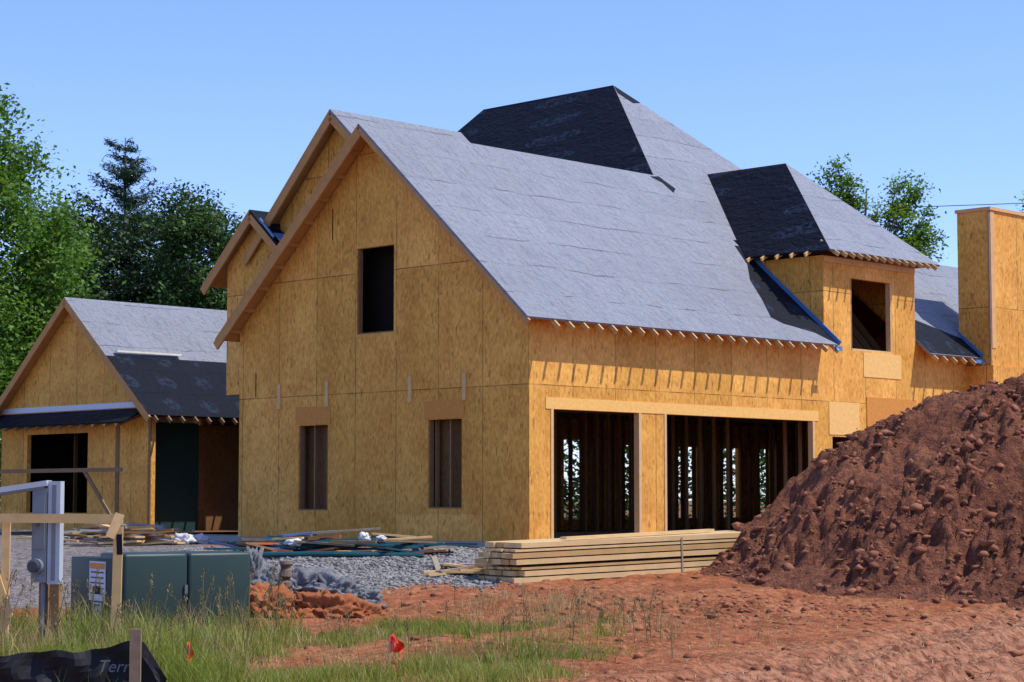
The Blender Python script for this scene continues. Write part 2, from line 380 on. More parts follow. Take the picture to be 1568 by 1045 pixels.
b.box(15.3,17.0,-.66,.24,ZS,8.52,0); b.box(15.26,17.04,-.70,.28,8.52,8.60,1)
b.box(15.26,15.298,-.66,-.62,ZS,8.52,2); b.box(15.30,15.48,-.675,-.662,5.2,8.5,1); b.box(15.2,17.1,-.74,.3,ZS,4.8-.02,0)
b.done('chimney_chase',[OSB,simple('chimney_edge',(.66,.36,.14),.7),WOODG],house)

# ================================================================ LEFT WING
b=B()
wa=2.35
WZ=lambda y: 6.80-.842*abs(y-18.5)-.09
b.wall('a',wa,wa+.12,[(15.1,ZS),(21.9,ZS),(21.9,WZ(21.9)),(18.5,WZ(18.5)),(15.1,WZ(15.1))],[rect(17.84,20.65,ZS+.45,3.3)],0)
b.box(wa+.13,9,16.2,16.3,ZS,3.5,0)
b.box(wa+.13,9,21.8,21.9,ZS,3.6,0)
b.box(8.9,9,15.1,21.8,ZS,6.0,0)
b.box(wa-.03,wa-.002,15.1,15.2,ZS,3.6,1)
b.box(wa-.02,wa-.002,16.45,16.6,ZS,3.45,1)
b.done('wing_walls',[OSB,WOODD],house)
b=B(); b.box(3.0,4.55,16.12,16.19,ZS,3.55,0); b.done('wing_wrap_panel',[TEAL],house)
b=B(); b.box(4.56,8.0,16.05,16.19,ZS,3.5,0); b.box(5.2,5.35,15.0,15.15,ZS,3.5,0); b.box(wa+.14,8.8,16.4,21.7,3.45,3.5,1); b.box(8.0,8.1,16.4,21.7,ZS,3.44,1); b.box(wa+.14,8.0,16.31,16.35,ZS,3.44,1); b.box(wa+.14,8.0,21.72,21.76,ZS,3.44,1)  # near-black liners added so the wing opening looks unlit
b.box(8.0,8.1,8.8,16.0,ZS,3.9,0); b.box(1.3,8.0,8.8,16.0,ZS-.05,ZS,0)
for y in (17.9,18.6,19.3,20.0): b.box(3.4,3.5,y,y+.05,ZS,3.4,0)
b.done('porch_wall_and_dark_liners',[OSB_SHADE,VOID],house)
b=B()
b.slab([(2,18.5,6.8),(9.5,18.5,6.8),(9.5,16.6,5.2),(2,16.6,5.2)],T,0,2)
b.slab([(2,16.598,5.2),(9.5,16.598,5.2),(9.5,14.77,3.66),(2,14.77,3.66)],T,1,2,1)  # lower strip coloured dark in place of a cast shadow
b.slab([(2,18.502,6.8),(9.5,18.502,6.8),(9.5,22.23,3.66),(2,22.23,3.66)],T,0,2)
b.slab([(wa-.003,15.3,3.86),(wa-.003,22.3,3.86),(wa-.75,22.3,3.5),(wa-.75,15.3,3.5)],.04,1,2,1)
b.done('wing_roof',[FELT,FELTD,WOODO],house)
b=B()
b.beam((2.02,18.5,6.68),(2.02,14.77,3.54),.045,.18,0); b.beam((2.02,18.5,6.68),(2.02,22.23,3.54),.045,.18,0)
x=2.2
while x<9.4:
    b.beam((x,16.1,4.7),(x,14.66,3.5),.04,.09,1); x+=.406
y=15.5
while y<22:
    b.beam((wa,y,3.7),(wa-.8,y,3.4),.04,.07,1); y+=.5
b.beam((2.2,15.5,.85),(2.2,15.05,.85),.1,.1,1)
b.beam((1.4,20.9,2.32),(1.4,14.9,2.32),.04,.10,1); b.beam((1.42,16.6,2.3),(1.42,15.2,.95),.04,.1,1)
b.beam((2.3,16.6,5.32),(4.3,16.62,5.32),.14,.05,2)
b.done('wing_rake_boards',[WOODO,WOODD,simple('pale_lumber',(.8,.75,.62),.7)],house)
b=B(); b.box(wa-.035,wa-.003,15.3,22.0,3.88,4.02,0); b.done('wing_flashing',[WHITE],house)

# ================================================================ GROUND
def axis(segs):
    out=[]
    for a,bb,st in segs: out+=list(np.arange(a,bb,st))
    return np.array(out+[segs[-1][1]])
xs=axis([(-600,-60,30),(-60,-12,3),(-12,-6.5,.4),(-6.5,8.5,.045),(8.5,20,.5),(20,60,4),(60,600,30)])
ys=axis([(-60,8,4),(8,15,.5),(15,33,.05),(33,40,.09),(40,60,.6),(60,120,6),(120,1200,60)])
GX,GY=np.meshgrid(xs,ys); GZ=gh(GX,GY)
nx,ny=len(xs),len(ys)
def grassmask(x,y):
    edge=.1+(y-17.9)*.22+1.2*(fbm(x*.6,y*.6,3,3)-.5)
    m=1-sst(x-edge,-.4,.5)
    m=m*(1-sst(y,25.2,27.2)*sst(x,-4.2,-3.4))*(1-sst(y,28.2,29.5))
    pat=fbm(x*.9+3,y*.5,4,1)
    bare=sst(pat,.44,.58)
    centre=np.exp(-(((x-(.05+(y-20)*.2))/1.5)**2+((y-21.0)/1.7)**2))
    holes=np.exp(-(((x+2.7)/1.4)**2+((y-26.6)/1.2)**2))
    return np.clip(m*np.maximum(bare,centre*.95)*(1-holes),0,1)
def gravelmask(x,y):
    n=fbm(x*.8,y*.8,3,2)
    m=sst(y+2*(n-.5),30.0,31.2)*(1-sst(y,37,39.5))*(1-sst(x+1.2*(n-.5),-.6,.2))
    m2=sst(y,27.5,29)*(1-sst(x,-6.3,-5.4))
    return np.maximum(m,m2)
C=np.zeros((ny,nx,4)); C[...,3]=1
C[...,0]=gravelmask(GX,GY); C[...,1]=grassmask(GX,GY); C[...,2]=trackmask(GX,GY)
far=sst(GY,48,62); C[...,1]=np.maximum(C[...,1],far); 
V=np.stack([GX,GY,GZ],-1).reshape(-1,3)
ii=np.arange(nx*ny).reshape(ny,nx)
F=np.stack([ii[:-1,:-1],ii[:-1,1:],ii[1:,1:],ii[1:,:-1]],-1).reshape(-1,4)
m,nt,bs=newmat('red_clay_ground')
at=N(nt,'ShaderNodeAttribute',attribute_name='zone'); sp=N(nt,'ShaderNodeSeparateColor'); L(nt,at.outputs['Color'],sp.inputs[0])
v=coords(nt)
n1=noi(nt,v,.9,5,.6); n2=noi(nt,v,7,6,.65); n3=noi(nt,v,30,4,.6)
clay=ramp(nt,n1,[(.3,(.28,.085,.032)),(.5,(.40,.135,.052)),(.7,(.49,.21,.095))])
clay=mixc(nt,ramp(nt,n2,[(.36,.8),(.58,0.0)]),clay,(.15,.045,.020))  # low spots darkened in colour to imitate shadows between lumps
clay=mixc(nt,ramp(nt,n3,[(.6,0.0),(.75,.35)]),clay,(.50,.29,.17))
trk=mixc(nt,ramp(nt,n2,[(.38,0.0),(.60,1.0)]),(.15,.055,.030),(.48,.235,.135))
clay=mixc(nt,val(nt,'MULTIPLY',sp.outputs[2],.75),clay,trk)
straw=noi(nt,coords(nt,(3,14,3)),3,4,.7)
clay=mixc(nt,ramp(nt,straw,[(.60,0.0),(.70,.5)]),clay,(.50,.34,.18))
gr=mixc(nt,n3,(.055,.06,.018),(.22,.15,.055))
col=mixc(nt,ramp(nt,val(nt,'ADD',val(nt,'MULTIPLY',sp.outputs[1],.8),val(nt,'MULTIPLY',n2,.4)),[(.45,0.0),(.8,.7)]),clay,gr)
vg=N(nt,'ShaderNodeTexVoronoi'); vg.inputs['Scale'].default_value=22; L(nt,v,vg.inputs['Vector'])
sg=N(nt,'ShaderNodeSeparateColor'); L(nt,vg.outputs['Color'],sg.inputs[0])
grav=mixc(nt,sg.outputs[0],(.08,.075,.07),(.30,.28,.26))
col=mixc(nt,ramp(nt,val(nt,'ADD',val(nt,'MULTIPLY',sp.outputs[0],.8),val(nt,'MULTIPLY',n2,.4)),[(.5,0.0),(.75,.92)]),col,grav)
L(nt,col,bs.inputs['Base Color']); bs.inputs['Roughness'].default_value=.95; bs.inputs['Specular IOR Level'].default_value=.15
bump(nt,bs,val(nt,'ADD',n2,val(nt,'MULTIPLY',n3,.4)),1,.09)
npmesh('ground',V,F,[m],smooth=True,col=C.reshape(-1,4))

# ---- dirt mound
def moundh(x,y):
    dx=np.where(x<9.5,9.5-x,np.maximum(0,x-12.0)); dy=np.abs(y-33.6)/.74
    r=np.sqrt(dx*dx+dy*dy)
    r=r+.8*(fbm(x*.55,y*.55,3,2)-.5)
    prof=np.interp(r,[0,.9,1.7,2.6,3.2,4.0,4.8,5.7,6.4,7.4],[3.02,3.0,2.93,2.68,2.36,1.88,1.33,.62,.12,-.35])
    n=fbm(x*1.3,y*1.3,4,3)-.5
    wx=x+.22*fbm(x*3,y*3,3,5); wy=y+.22*fbm(x*3+9,y*3,3,4)
    rid=1-np.abs(2*fbm(wx*2.2,wy*2.2,5,4)-1)
    rid2=1-np.abs(2*fbm(wx*5.5,wy*5.5,4,1)-1)
    pc=sst(fbm(x*.9+4,y*.9,3,0),.34,.56)
    q=sst(vn(wx*5.2,wy*5.2,1),.40,.70); q2=sst(vn(wx*9.5,wy*9.5,4),.40,.70)
    lum=(rid-.8)*.34+(rid2-.8)*(.08+.20*pc)+pc*(q*.09+q2*.065-.07)+(vn(wx*13,wy*13,2)-.5)*(.04+.07*pc)+(vn(x*24,y*24,3)-.5)*.04
    k=sst(prof,-.1,.5)
    return prof+k*(.38*n+lum)
mx=np.arange(1.8,20,.04); my=np.arange(26.8,40.5,.045)
MX,MY=np.meshgrid(mx,my); MZ=.70*sst(MY,25,38.5)+moundh(MX,MY)-.03
V=np.stack([MX,MY,MZ],-1).reshape(-1,3); ii=np.arange(MX.size).reshape(MX.shape)
F=np.stack([ii[:-1,:-1],ii[:-1,1:],ii[1:,1:],ii[1:,:-1]],-1).reshape(-1,4)
m,nt,bs=newmat('mound_soil'); v=coords(nt)
n1=noi(nt,v,.8,4); n2=noi(nt,v,9,6,.65); n3=noi(nt,v,35,4)
c=ramp(nt,n1,[(.3,(.175,.062,.034)),(.55,(.255,.095,.050)),(.75,(.35,.14,.072))])
c=mixc(nt,ramp(nt,n2,[(.37,.75),(.57,0.0)]),c,(.080,.029,.017)); c=mixc(nt,ramp(nt,n3,[(.58,0.0),(.75,.35)]),c,(.43,.23,.14))
L(nt,c,bs.inputs['Base Color']); bs.inputs['Roughness'].default_value=.95; bs.inputs['Specular IOR Level'].default_value=.15
bump(nt,bs,val(nt,'ADD',n2,val(nt,'MULTIPLY',n3,.4)),1,.11); SOIL=m
npmesh('dirt_mound',V,F,[SOIL],smooth=False)

# ---- rocks / clods
def ico(sub):
    bm=bmesh.new(); bmesh.ops.create_icosphere(bm,subdivisions=sub,radius=1); bm.verts.ensure_lookup_table()
    v=np.array([p.co[:] for p in bm.verts]); f=np.array([[q.index for q in p.verts] for p in bm.faces]); bm.free(); return v,f
I1=ico(1); I2=ico(2)
def scatter(name,P,R,mats,base=I1,flat=.7,rough=.35,parent=None):
    bv,bf=base; n=len(P)
    jit=1+rough*(rng.random((n,len(bv)))-.5)*2
    sc=np.stack([rng.uniform(.7,1.3,n),rng.uniform(.7,1.3,n),rng.uniform(.6,1.1,n)*flat],-1)
    V=bv[None]*jit[...,None]*sc[:,None,:]*R[:,None,None]
    a=rng.random(n)*6.28; ca,sa=np.cos(a)[:,None],np.sin(a)[:,None]
    V=np.stack([V[...,0]*ca-V[...,1]*sa,V[...,0]*sa+V[...,1]*ca,V[...,2]],-1)+P[:,None,:]
    F=(bf[None]+(np.arange(n)*len(bv))[:,None,None]).reshape(-1,3)
    r=np.repeat(rng.random(n),len(bv))
    return npmesh(name,V.reshape(-1,3),F,mats,rnd=r,parent=parent)
def rockmat(name,c1,c2):
    m,nt,bs=newmat(name); at=N(nt,'ShaderNodeAttribute',attribute_name='rnd'); v=coords(nt)
    f=val(nt,'ADD',val(nt,'MULTIPLY',at.outputs['Fac'],.6),val(nt,'MULTIPLY',noi(nt,v,9,4),.5))
    L(nt,mixc(nt,f,c1,c2),bs.inputs['Base Color']); bs.inputs['Roughness'].default_value=.95; bs.inputs['Specular IOR Level'].default_value=.15; bump(nt,bs,noi(nt,v,40,4),.6,.015); return m
n=9000
px=rng.uniform(2.6,12,n); py=rng.uniform(28.3,36,n); hh=moundh(px,py); k=(hh>-.05)&(fbm(px*.9+4,py*.9,3,0)>.38); px,py,hh=px[k],py[k],hh[k]
R=.014+.075*rng.random(len(px))**4.5
big=rng.random(len(px))>.993; R[big]=rng.uniform(.08,.13,big.sum())
scatter('mound_clods',np.stack([px,py,.70*sst(py,25,38.5)+hh-.035],-1),R,[rockmat('clod_soil',(.13,.048,.027),(.34,.138,.075))],I1,.75,.65)
n=3200
px=np.concatenate([rng.uniform(-5,8,n),rng.normal(2.8,1.4,2400)]); py=np.concatenate([rng.uniform(18,34,n),rng.normal(28.0,1.1,2400)])
k=(grassmask(px,py)<.5)&(gravelmask(px,py)<.5); px,py=px[k],py[k]
R=.008+.07*rng.random(len(px))**5.5
scatter('clay_clods',np.stack([px,py,gh(px,py)-.005],-1),R,[rockmat('clod_clay',(.16,.05,.026),(.40,.16,.075))],I1,.7,.65)
n=22000
px=np.concatenate([rng.uniform(-6,.2,n)]); py=rng.uniform(29,38,n); k=gravelmask(px,py)>rng.random(n); px,py=px[k],py[k]
scatter('gravel',np.stack([px,py,gh(px,py)+.005],-1),.015+.028*rng.random(len(px)),[rockmat('gravel_stone',(.07,.065,.06),(.36,.34,.31))],I1)
def lumps(name,items,mat,seed=0,am=1):
    v0,f0=ico(5) if am>1 else ico(4); Vs=[];Fs=[];o=0
    for i,(x,y,z,rx,ry,rz_) in enumerate(items):
        P=v0.copy(); d=np.array([mnoise.noise(Vector(p*1.7)+Vector((i*9+seed,0,0)))*.45+mnoise.noise(Vector(p*5)+Vector((i*5,seed,0)))*.28+abs(mnoise.noise(Vector(p*11)+Vector((i*5,seed,0))))*.25+mnoise.noise(Vector(p*22)+Vector((i*5,seed,0)))*.08 for p in P])
        P=P*(1+d*am)[:,None]*np.array([rx,ry,rz_])+np.array([x,y,z]); Vs.append(P);Fs.append(f0+o);o+=len(P)
    return npmesh(name,np.concatenate(Vs),np.concatenate(Fs),[mat],rnd=np.full(o,.5))
lumps('rubble_pile',[(-3.72,29.2,.46,.2,.25,.36),(-3.5,29.6,.38,.25,.2,.24),(-2.95,28.6,.34,.42,.3,.26),(-2.45,28.5,.28,.4,.3,.22),(-3.3,28.5,.28,.3,.3,.22),(-2.1,28.6,.18,.25,.25,.16)],rockmat('grey_rubble',(.05,.05,.055),(.25,.25,.255)),0,1.4)
lumps('clay_lump',[(-3.2,26.9,.14,.36,.3,.28),(-2.45,26.8,.10,.42,.3,.26),(-3.65,27.1,.14,.26,.3,.30),(-2.05,27.0,.06,.3,.25,.18),(-2.8,26.5,.02,.25,.2,.16)],rockmat('orange_clay',(.15,.042,.018),(.42,.145,.055)),5,1.3)

# ================================================================ LUMBER
PALE=simple('stacked_lumber',(.64,.43,.19),.7,0,.25,4)
PALE2=simple('stacked_lumber_brown',(.50,.30,.11),.7,0,.25,4)  # darker board tone, mixed in at random
e=empty('lumber_stack',(.11,31.0,.27)); e.rotation_euler=(0,math.radians(-1.6),math.radians(33))
b=B()
z=.0
for x in (.3,2.4,4.4): b.box(x,x+.1,0,.95,z-.06,z+.06,2)
z=.065
for lay in range(7):
    th=.085 if lay%3!=2 else .045; y=0
    jl=random.uniform(-.08,.08)
    while y<.93:
        w=.14 if th<.05 else .185
        b.box(jl+random.uniform(-.05,.05),4.85+random.uniform(-.15,.15),y+.002,y+w-.004,z,z+th-.008,random.choice((0,0,1))); y+=w
    z+=th+(.012 if lay!=2 else .035)
b.beam((.9,.1,z+.02),(4.2,.6,z+.02),.14,.038,0)
b.box(3.1,3.13,-.01,-.004,.06,z-.05,2)
b.done('boards',[PALE,PALE2,WOODG],e)

def plankpile(name,cx,cy,wx,wy,n,zt,mats,seed,extra=None):
    r=random.Random(seed); b=B()
    for i in range(n):
        x=cx+r.uniform(-wx,wx); y=cy+r.uniform(-wy,wy); L_=r.uniform(.3,1.5); a=r.gauss(0,.5); t=r.gauss(0,.08)
        z=g1(x,y)+.05+r.random()**1.5*zt*max(0,1-abs(x-cx)/wx*.6)
        d=Vector((math.cos(a),math.sin(a),t))*L_/2; c=Vector((x,y,z))
        b.beam(c-d,c+d,r.choice((.09,.14,.2)),.035,r.randrange(len(mats)))
    if extra: extra(b,r)
    return b.done(name,mats)
def ex(b,r):
    for i in range(6):
        y=35.2+.1*i; z=.78+.03*(i%3)
        b.tube([(-4.5+.1*i,y,z),(-2.6,y+.05,z+.05),(-1.6+.08*i,y+.02,z-.03)],[.04]*3,8,4)
    for i in range(3): b.tube([(-4.6,34.6+.12*i,.66),(-3,34.5+.12*i,.68),(-1.5,34.6+.1*i,.65)],[.045]*3,8,4)
plankpile('construction_debris',-2.9,35.6,1.9,.6,90,.36,[WOOD,WOODD,WOODG,simple('debris_orange',(.5,.15,.05),.6),simple('teal_pipe',(.008,.06,.07),.4),simple('debris_dark',(.02,.022,.026),.5),simple('debris_blue',(.04,.10,.25),.5)],3,ex)
lumps('cement_bag',[(-2.55,35.3,.95,.09,.08,.08),(-3.75,35.2,.86,.14,.1,.06),(-2.25,35.3,.92,.08,.07,.06)],simple('bag_white',(.6,.6,.58),.6,0,.1),9)
plankpile('scrap_wood_pile',-8.0,41.2,1.3,1.2,60,.45,[WOODG,WOOD,WOODD,simple('scrap_grey',(.3,.29,.27),.8)],5)
lumps('rubbish_bag',[(-6.5,40.5,.8,.2,.15,.12),(-6.2,40.7,.8,.15,.12,.1)],simple('bag_grey',(.5,.5,.5),.6),2)
plankpile('small_board_pile',-.75,32.5,.45,.4,14,.08,[WOOD,WOODG],11)

# ================================================================ TRANSFORMER BOX
GREEN=simple('painted_green_metal',(.014,.030,.024),.5,0,.12,2,.25)
GREEN2=simple('painted_green_lid',(.025,.047,.039),.45,0,.12,2,.3)
e=empty('transformer_cabinet',(-4.66,24.55,-.06),math.radians(34))
b=B(); b.box(-.03,1.73,-.03,1.63,-.2,.06,0); b.done('pad',[CONC],e)
def bevbox(name,x0,x1,y0,y1,z0,z1,mat,bev,parent,seg=4):
    bb=B(); bb.box(x0,x1,y0,y1,z0,z1,0); ob=bb.done(name,[mat],parent)
    md=ob.modifiers.new('b','BEVEL'); md.width=bev; md.segments=seg
    for p in ob.data.polygons: p.use_smooth=True
    return ob
bevbox('tank',.03,1.67,.45,1.58,.06,.93,GREEN,.04,e)
bevbox('door_left',.0,.845,-.02,.75,.08,1.01,GREEN2,.05,e)
bevbox('door_right',.847,1.70,-.02,.75,.08,1.01,GREEN2,.05,e)
bevbox('side_panel',-.012,.3,.04,1.60,.08,.94,GREEN,.01,e,2)
b=B()
b.box(-.022,-.013,.48,.98,.42,.90,0)
b.box(-.026,-.0225,.50,.96,.81,.88,1)
for i in range(5): b.box(-.0255,-.0226,.53,.93,.76-.065*i,.775-.065*i,2)
b.box(-.0255,-.0226,.62,.84,.51,.60,2)
b.box(-.022,-.013,.60,.84,.18,.40,0)
for (y,z0,z1,y2) in ((.63,.20,.38,.70),(.73,.20,.38,.80)):
    b.box(-.026,-.0226,y,y2,z1-.02,z1,2); b.box(-.026,-.0226,y,y2,z0,z0+.02,2); b.box(-.026,-.0226,y,y2,(z0+z1)/2-.01,(z0+z1)/2+.01,2)
    b.box(-.0262,-.0227,y,y+.014,z0+.021,(z0+z1)/2-.011,2); b.box(-.0262,-.0227,y2-.014,y2,(z0+z1)/2+.011,z1-.021,2)
b.done('labels',[WHITE,simple('label_orange',(.7,.22,.02),.5),BLACK],e)
b=B(); b.box(.79,.83,-.045,-.021,.5,.62,0); b.tube([(.81,-.04,.45),(.81,-.07,.45),(.81,-.07,.52)],[.012]*3,8,0); b.box(.4,.5,-.04,-.021,.2,.24,0); b.done('lock_hasp',[simple('steel',(.2,.2,.2),.4,.8)],e)

# ================================================================ METER PEDESTAL
GREY=simple('galvanised_grey',(.20,.22,.23),.55,.2,.15,4)
GREYL=simple('galvanised_light',(.46,.50,.52),.5,.1,.1,4)
e=empty('electric_meter_pedestal',(-5.15,22.8,0),math.radians(-8))
b=B()
b.box(-.18,-.01,-.07,.07,.68,1.72,0)
b.box(0,.14,-.06,.06,.66,1.80,1); b.box(.045,.095,-.068,-.061,.7,1.76,0)
b.box(-.165,-.03,-.085,-.071,1.05,1.65,0); b.box(-.12,-.08,-.1,-.086,1.30,1.42,3)
b.tube([(-.12,-.07,.86),(-.12,-.14,.86)],[.085,.085],20,0); b.tube([(-.12,-.14,.86),(-.12,-.20,.86)],[.07,.06],20,3)
b.tube([(-.06,0,.68),(-.06,0,-.1)],[.03,.03],10,0)
b.box(.02,.13,-.03,.06,-.1,.655,2); b.box(-.12,-.03,.02,.10,-.1,.672,2)
b.beam((-.85,-.05,1.66),(-.02,.02,1.78),.22,.06,1); b.beam((-.85,-.05,1.62),(-.05,.02,1.735),.19,.03,0)
b.done('pedestal_body',[GREY,GREYL,simple('post_brown',(.30,.15,.055),.8,0,.3,9),simple('dark_glass',(.05,.06,.07),.15)],e)

e=empty('batter_board',(0,0,0))
b=B()
b.beam((-7.0,22.6,1.40),(-4.28,22.5,1.385),.04,.10,0)
b.beam((-4.33,22.42,-.15),(-4.31,22.42,1.30),.10,.04,0,up=(0,1,0))
b.beam((-4.39,22.36,1.18),(-4.29,22.40,1.44),.10,.04,1,up=(0,1,0)); b.beam((-4.28,22.3,1.22),(-4.28,22.35,1.0),.06,.03,2)
b.beam((-5.9,22.7,1.3),(-5.55,22.7,.3),.08,.04,0,up=(0,1,0)); b.beam((-5.62,22.75,-.1),(-5.62,22.75,1.34),.09,.04,1,up=(0,1,0))
b.done('boards',[simple('batter_pine',(.62,.40,.16),.7),WOOD,BLACK],e)

b=B()
x,y=-3.02,27.3
b.tube([(x,y,-.1),(x,y,.50),(x,y,.58),(x+.01,y,.66),(x+.01,y,.74),(x+.01,y,.78)],[.10,.098,.09,.075,.09,.08],14,0)
b.beam((x-.12,y-.02,.35),(x+.12,y-.1,.45),.03,.03,1)
b.done('wooden_post',[simple('dark_post_wood',(.16,.12,.08),.8,0,.4,14),WOODG],smooth=False)

# silt fence
b=B(); n=70; vs=[];fs=[]
for i in range(n+1):
    t=i/n; x=-6.2+t*3.35
    top=.38-.05*math.sin(min(1,t*1.05)*3.14)+.012*math.sin(t*29)+.008*math.sin(t*71)+.08*max(0,(t-.8)/.2)-(.34*max(0,(t-.94)/.06))
    for k in range(10):
        q=k/9; vs.append((x+.02*math.sin(k*1.3+i*.2),16.98+.05*math.sin(t*9)+.035*math.sin(i*.55+k*.9)*(1-.5*t)+.02*math.sin(i*1.3-k*.4)-.04*q,-.15+(top+.15)*q))
for i in range(n):
    for k in range(9): fs.append((i*10+k,(i+1)*10+k,(i+1)*10+k+1,i*10+k+1))
b.add(vs,fs,0)
b.beam((-3.08,16.82,-.2),(-3.08,16.82,.54),.09,.04,1,up=(0,1,0)); b.beam((-5.2,17.1,-.2),(-5.2,17.1,.42),.05,.04,1,up=(0,1,0))
sf=b.done('silt_fence',[BLACK,simple('stake_wood',(.24,.17,.10),.85,0,.35,14)],recalc=False,smooth=False)
cu=bpy.data.curves.new('fence_lettering','FONT'); cu.body='Terr'; cu.size=.14; cu.extrude=.001; cu.shear=.3
to=bpy.data.objects.new('fence_lettering',cu); S.collection.objects.link(to); to.parent=sf; to.location=(-3.40,16.85,.19); to.rotation_euler=(math.radians(90),0,0)
cu.materials.append(simple('print_grey',(.14,.16,.19),.7))

def flag(name,x,y,h,w,col,lean):
    b=B(); z=g1(x,y)
    b.tube([(x,y,z-.05),(x+lean,y,z+h)],[.004,.004],6,0)
    vs=[];fs=[];n=8
    for i in range(n+1):
        t=i/n
        for k in range(5):
            q=k/4; vs.append((x+lean+w*t*.8-.04*q*t,y+.045*math.sin(t*7+q*3)-.02,z+h-.17*q*(1-.55*t)-.10*t*t+.012*math.sin(t*9)))
    for i in range(n):
        for k in range(4): fs.append((i*5+k,(i+1)*5+k,(i+1)*5+k+1,i*5+k+1))
    b.add(vs,fs,1); b.done(name,[simple('wire',(.4,.4,.4),.4,.8),col],recalc=False)
flag('marker_flag',-1.16,18.9,.34,.17,simple('flag_red',(.85,.055,.015),.5,0,.1),.04)
flag('marker_flag.001',-2.86,18.1,.34,.08,simple('flag_orange',(.85,.16,.02),.5,0,.1),.0)

# ================================================================ VEGETATION
def vegmat(name,stops,trans=.3):
    m=bpy.data.materials.new(name); m.use_nodes=True; nt=m.node_tree; nt.nodes.clear()
    at=N(nt,'ShaderNodeAttribute',attribute_name='rnd'); v=coords(nt)
    f=val(nt,'ADD',val(nt,'MULTIPLY',at.outputs['Fac'],.6),val(nt,'MULTIPLY',noi(nt,v,.6,3),.4))
    c=ramp(nt,f,stops)
    d=N(nt,'ShaderNodeBsdfPrincipled'); L(nt,c,d.inputs['Base Color']); d.inputs['Roughness'].default_value=.55; d.inputs['Specular IOR Level'].default_value=.25
    t=N(nt,'ShaderNodeBsdfTranslucent'); L(nt,mixc(nt,1.0,c,(1.3,1.25,.6),'MULTIPLY'),t.inputs[0])
    mx=N(nt,'ShaderNodeMixShader'); mx.inputs[0].default_value=trans; L(nt,d.outputs[0],mx.inputs[1]); L(nt,t.outputs[0],mx.inputs[2])
    o=N(nt,'ShaderNodeOutputMaterial'); L(nt,mx.outputs[0],o.inputs[0]); return m
def leaves(C,size,up=.5,asp=.55,r=rng):
    n=len(C); nrm=r.normal(size=(n,3)); nrm[:,2]=np.abs(nrm[:,2])+up; nrm/=np.linalg.norm(nrm,axis=1)[:,None]
    t=r.normal(size=(n,3)); t-=nrm*(t*nrm).sum(1)[:,None]; t/=np.linalg.norm(t,axis=1)[:,None]; bt=np.cross(nrm,t)
    s=size*r.uniform(.6,1.3,n)[:,None]
    V=np.stack([C-t*s*.5,C+bt*s*asp*.5+nrm*s*.06,C+t*s*.5,C-bt*s*asp*.5+nrm*s*.06],1)
    F=np.arange(n*4).reshape(n,4); return V.reshape(-1,3),F
BARK=simple('bark',(.13,.10,.075),.9,0,.3,6)
def crown_centres(ells,r):
    out=[]
    for cx,cy,cz,rx,ry,rz_,n in ells:
        d=r.normal(size=(n,3)); d/=np.linalg.norm(d,axis=1)[:,None]; rad=r.random(n)**.38
        out.append(np.array([cx,cy,cz])+d*rad[:,None]*np.array([rx,ry,rz_]))
    return np.concatenate(out)
def tree(name,x,y,h,tr,ells,nl,cs,leaf,mat,seed,limbs=26,up=.5,droop=0):
    r=np.random.default_rng(seed); Cn=crown_centres(ells,r)
    rc=cs*r.uniform(.55,1.25,len(Cn))
    off=r.normal(size=(len(Cn),nl,3))*np.array([.5,.5,.36]); 
    P=Cn[:,None,:]+off*rc[:,None,None]
    if droop: P[...,2]-=droop*(off[...,0]**2+off[...,1]**2)*1.5
    rn=np.clip(np.repeat(r.random(len(Cn))*.7,nl)+r.random(len(Cn)*nl)*.3,0,1)
    V,F=leaves(P.reshape(-1,3),leaf,up,.6,r)
    b=B(); z0=g1(x,y)-.2; pts=[];rad=[]
    for i in range(8):
        t=i/7; pts.append((x+.25*math.sin(t*3+seed),y+.2*math.cos(t*4+seed),z0+t*h*.9)); rad.append(tr*(1-t*.85))
    b.tube(pts,rad,10,0)
    idx=r.choice(len(Cn),min(limbs,len(Cn)),replace=False)
    for k in idx:
        c=Cn[k]; t=min(.85,max(.15,(c[2]-z0)/h*.62)); i=t*7; p=Vector(pts[int(i)]).lerp(Vector(pts[min(7,int(i)+1)]),i-int(i)); q=Vector(c); mid=p.lerp(q,.5)+Vector((0,0,.12*(q-p).length))
        b.tube([p,mid,q],[tr*.32*(1-t*.6),tr*.2*(1-t*.6),.02],6,0,False)
    e=empty(name); b.done('trunk_and_limbs',[BARK],e,smooth=True,recalc=False)
    npmesh('foliage',V,F,[mat],rnd=np.repeat(rn,4),parent=e); return e
LG=vegmat('leaf_bright_green',[(.15,(.045,.10,.014)),(.5,(.105,.21,.03)),(.85,(.20,.33,.055))],.38)
MG=vegmat('leaf_mid_green',[(.15,(.026,.056,.016)),(.5,(.054,.11,.03)),(.85,(.10,.175,.045))],.28)
DG=vegmat('leaf_dark_green',[(.15,(.015,.034,.014)),(.5,(.032,.068,.024)),(.85,(.06,.11,.035))],.2)
tree('deciduous_tree',-17.2,62,14.2,.3,[(-17.2,62,8,4.1,4,4.6,120),(-16.6,61,11.7,2.4,2.5,2.3,50),(-15.2,61,6.5,2.4,2.6,3.0,60),(-16,60,3.5,3,2.5,2.4,50),(-14.4,61.2,9.3,1.5,1.5,1.6,20),(-14.6,61.2,7.4,1.3,1.5,1.8,24)],200,1.0,.17,LG,1,30,.5,.25)
tree('deciduous_tree.001',-12.4,80,14,.25,[(-12.2,80,10.6,2.1,2.2,3.2,64),(-12.7,80,12.7,1.3,1.3,1.4,16),(-11.1,79,9.0,1.5,1.6,2.2,32),(-13.5,79,6.5,2.4,2.2,3,45)],180,.85,.19,MG,2,24)
